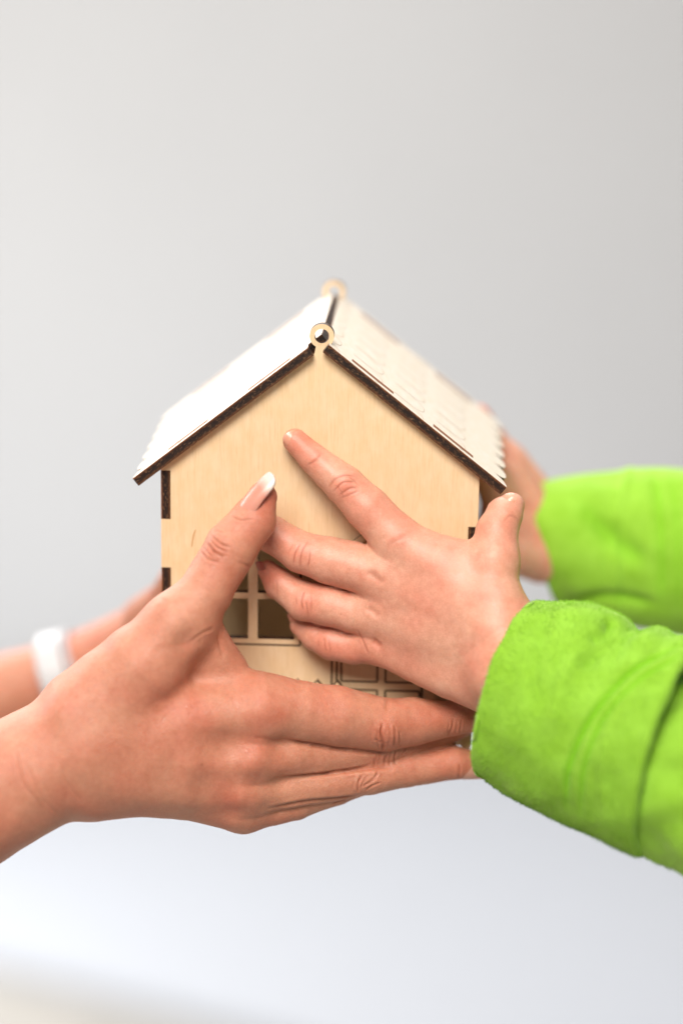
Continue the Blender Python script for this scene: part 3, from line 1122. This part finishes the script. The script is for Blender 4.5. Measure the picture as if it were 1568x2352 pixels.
# ------------------------------------------------------------------ tubes: sleeves, wrist band
def loft(cents, radii, nth=120, ns=90, rim0=.0, rim1=.0, ret=3.0, fold=None):
    """tube through the centres; radii (up, towards viewer); rims turn inwards at both ends"""
    c = np.array(cents, float)
    r = np.array(radii, float)
    t = np.linspace(0, 1, len(c))
    S = np.linspace(0, 1, ns)
    k = max(1, len(c) - 1)
    ctr = smoothline(c, ns)
    tt = np.linspace(0, 1, len(ctr))
    ctr = np.stack([np.interp(S, tt, ctr[:, i]) for i in range(3)], 1)
    ru = np.interp(S, t, r[:, 0]); rv = np.interp(S, t, r[:, 1])
    ker = np.hanning(15); ker /= ker.sum()
    ru = np.convolve(np.pad(ru, 7, 'edge'), ker, 'valid'); rv = np.convolve(np.pad(rv, 7, 'edge'), ker, 'valid')
    tan = np.gradient(ctr, axis=0)
    tan /= np.linalg.norm(tan, axis=1)[:, None]
    V = []
    th = np.linspace(0, 2 * np.pi, nth, endpoint=False)

    def ring(i, dr, ds):
        e2 = -FWD - tan[i] * (-FWD @ tan[i]); e2 /= np.linalg.norm(e2)
        e1 = np.cross(e2, tan[i])
        if e1 @ UP < 0: e1 = -e1
        f = fold(S[i], th) if fold is not None else 0
        a = (ru[i] - dr) + f; b = (rv[i] - dr) + f
        return ctr[i] + tan[i] * ds + np.outer(np.sin(th) * a, e1) + np.outer(np.cos(th) * b, e2)
    if rim0:
        for q in np.linspace(1.9, 0.15, 10):
            if q > 1: V.append(ring(0, rim0 * 2, (q - 1) * ret + rim0))
            else:
                a = q * math.pi
                V.append(ring(0, rim0 * (1 - math.cos(a)), -rim0 * math.sin(a) + rim0))
        for i in range(ns):
            if True: V.append(ring(i, 0, rim0 if i == 0 else 0) if i else ring(0, 0, rim0))
    else:
        for i in range(ns): V.append(ring(i, 0, 0))
    if rim1:
        for q in np.linspace(.15, 1.9, 10):
            if q > 1: V.append(ring(ns - 1, rim1 * 2, -(q - 1) * ret))
            else:
                a = q * math.pi
                V.append(ring(ns - 1, rim1 * (1 - math.cos(a)), rim1 * math.sin(a)))
    m = len(V)
    V = np.vstack(V)
    i, j = np.meshgrid(np.arange(m - 1), np.arange(nth), indexing='ij')
    a = (i * nth + j).ravel(); b = (i * nth + (j + 1) % nth).ravel()
    Q = np.stack([a, b, b + nth, a + nth], 1)
    N = vertex_normals(V, Q)
    out = V - np.repeat(np.vstack([V[k * nth:(k + 1) * nth].mean(0) for k in range(m)]), nth, 0)
    if (N * out).sum() < 0: Q = Q[:, ::-1]
    return V, Q


def cloth(name, V, Q, parent, lines=(), dents=(), rough=.02, fibres=0, seed=1, flen=.13, mat=None):
    N = vertex_normals(V, Q)
    bvh = make_bvh(V, Q)
    cre = np.zeros(len(V)); off = np.zeros(len(V))
    apply_spots(V, bvh, dents, off)
    ph = V * 1.7
    off += rough * (np.sin(ph[:, 0] * 1.1 + 2 * np.sin(ph[:, 2])) + np.sin(ph[:, 1] * 1.9 + ph[:, 2] * 1.4))
    V = V + N * off[:, None]
    N = vertex_normals(V, Q)
    apply_lines(V, N, make_bvh(V, Q), lines, cre, .5)
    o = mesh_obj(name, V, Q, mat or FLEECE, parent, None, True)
    at = o.data.attributes.new('crease', 'FLOAT', 'POINT')
    at.data.foreach_set('value', np.clip(cre, 0, 1).astype(np.float32))
    if fibres:
        rg = np.random.default_rng(seed)
        N = vertex_normals(V, Q)
        ar = np.linalg.norm(np.cross(V[Q[:, 2]] - V[Q[:, 0]], V[Q[:, 3]] - V[Q[:, 1]]), axis=1)
        vis = ((N[Q].mean(1)) @ -FWD) > -.45
        ar = ar * vis * (1 - .8 * np.clip(cre[Q].mean(1) * 2, 0, 1))
        f = rg.choice(len(Q), fibres, p=ar / ar.sum())
        u, v = rg.random((2, fibres, 1))
        q = V[Q[f]]
        p = (q[:, 0] * (1 - u) + q[:, 1] * u) * (1 - v) + (q[:, 3] * (1 - u) + q[:, 2] * u) * v
        n = N[Q[f]].mean(1)
        rd = rg.normal(size=(fibres, 3))
        d = n + .75 * rd / np.linalg.norm(rd, axis=1)[:, None]
        d /= np.linalg.norm(d, axis=1)[:, None]
        sd = np.cross(d, rg.normal(size=(fibres, 3)))
        sd /= np.linalg.norm(sd, axis=1)[:, None]
        ln = flen * (.4 + rg.random((fibres, 1)) ** 2)
        w = .009
        a = p - n * .01 + sd * w; b = p - n * .01 - sd * w
        bend = rg.normal(size=(fibres, 3)) * .3
        c = p + d * ln * .6 + sd * w * .7; c2 = p + d * ln * .6 - sd * w * .7
        e = p + (d + bend) * ln
        k = np.arange(fibres) * 5
        VV = np.stack([a, b, c2, c, e], 1).reshape(-1, 3)
        F1 = np.stack([k, k + 1, k + 2], 1); F2 = np.stack([k, k + 2, k + 3], 1); F3 = np.stack([k + 3, k + 2, k + 4], 1)
        fo = tag(mesh_obj('fleece_fibres', VV, np.vstack([F1, F2, F3]), FIBRE, o), kind='stuff')
        at = fo.data.attributes.new('crease', 'FLOAT', 'POINT')
        at.data.foreach_set('value', np.repeat(np.clip(cre[Q[f]].mean(1), 0, 1), 5).astype(np.float32))
    return o


# near sleeve: the arm of the jacket, and its wide turned-up cuff
def cf(s, th):
    up = np.clip(np.sin(th), 0, 1)
    return (-.42 * np.exp(-((s - .60 - .05 * np.cos(th)) / .075) ** 2) * up ** 2 - .18 * np.exp(-((s - .86) / .06) ** 2) * up ** 2
            + .14 * np.exp(-((s - .32) / .16) ** 2) * up ** 3 + .06 * np.sin(3 * th + 5 * s) * s)


sleeve_c = [P(1430, 1700, 5.6), P(1560, 1765, 6.6), P(1750, 1850, 8.0), P(2150, 2020, 10.5), P(2800, 2300, 14.5)]
V, Q = loft(sleeve_c, [(3.2, 3.2), (3.6, 3.5), (3.95, 3.8), (4.5, 4.4), (5.0, 4.9)], 140, 110)
sleeve = cloth('sleeve', V, Q, child, dents=[((1530, 1850), 1.6, .15), ((1500, 1930), .6, -.12), ((1568, 1700), 1.2, .1)], fibres=26000, seed=3, rough=.06)
cuff_c = [P(1163, 1580, 3.7), P(1285, 1622, 4.6), P(1410, 1672, 5.5), P(1540, 1715, 6.5)]
V, Q = loft(cuff_c, [(3.70, 3.2), (4.20, 3.75), (4.35, 4.0), (4.45, 4.2)], 200, 150, .24, .26, fold=cf)
DD = lambda *p: list(p)
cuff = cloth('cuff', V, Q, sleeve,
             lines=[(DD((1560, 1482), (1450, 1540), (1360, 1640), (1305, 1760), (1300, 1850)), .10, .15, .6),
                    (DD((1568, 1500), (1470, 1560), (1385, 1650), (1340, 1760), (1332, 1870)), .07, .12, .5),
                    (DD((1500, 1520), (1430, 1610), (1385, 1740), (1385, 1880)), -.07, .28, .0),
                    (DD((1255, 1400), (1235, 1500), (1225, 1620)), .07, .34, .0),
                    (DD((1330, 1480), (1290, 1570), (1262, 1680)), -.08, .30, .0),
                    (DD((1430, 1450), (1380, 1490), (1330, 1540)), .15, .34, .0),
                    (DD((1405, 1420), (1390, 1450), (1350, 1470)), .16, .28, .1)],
             dents=[((1180, 1520), 1.5, .12), ((1300, 1420), 1.0, .18), ((1220, 1700), 1.6, .10), ((1260, 1560), .9, -.08), ((1480, 1470), .9, .14), ((1180, 1800), 1.0, .1)],
             fibres=60000, flen=.10, seed=5, rough=.03)
# far sleeve
def bf(s, th):
    return .12 * np.sin(2.0 * th + 9 * s) + .12 * np.exp(-((s - .42) / .03) ** 2)
far_c = [P(1256, 1262, -11.4), P(1320, 1246, -11.2), P(1420, 1255, -11.0), P(1560, 1268, -10.4), P(1950, 1330, -8.7), P(2700, 1480, -5.0)]
V, Q = loft(far_c, [(3.05, 2.8), (3.2, 3.0), (3.5, 3.2), (3.65, 3.4), (4.2, 4.0), (4.8, 4.6)], 110, 100, .15, 0, fold=bf)
cloth('sleeve', V, Q, child, dents=[((1420, 1230), 1.2, -.15), ((1360, 1160), 1.0, .15), ((1450, 1380), 1.0, -.15)],
      lines=[(DD((1500, 1090), (1515, 1200), (1520, 1400)), .14, .25, .35), (DD((1330, 1150), (1400, 1230), (1480, 1290)), .16, .45, .3), (DD((1540, 1095), (1552, 1200), (1555, 1400)), .10, .2, .3), (DD((1300, 1385), (1400, 1370), (1500, 1385)), .14, .25, .3)])

# white band on the far wrist
WB = plain('white_band', (.56, .565, .58), .3, 120, .03, .5)
GB = plain('grey_band_edge', (.45, .43, .45), .4)
V, Q = loft([P(114, 1557, -14.5), P(143, 1549, -14.5), P(172, 1539, -14.5)], [(2.14, 2.14), (2.14, 2.14), (2.08, 2.08)], 72, 24, .07, .07, ret=.4)
band = mesh_obj('wristband', V, Q, WB, None, None, True)
tag(band, 'broad shiny white band on the blurred far wrist behind the raised thumb', 'wristband')
V, Q = loft([P(180, 1535, -14.5), P(190, 1531, -14.5)], [(1.98, 1.98), (1.93, 1.93)], 64, 16, .08, .08, ret=.1)
mesh_obj('band_edge', V, Q, GB, band, None, True)
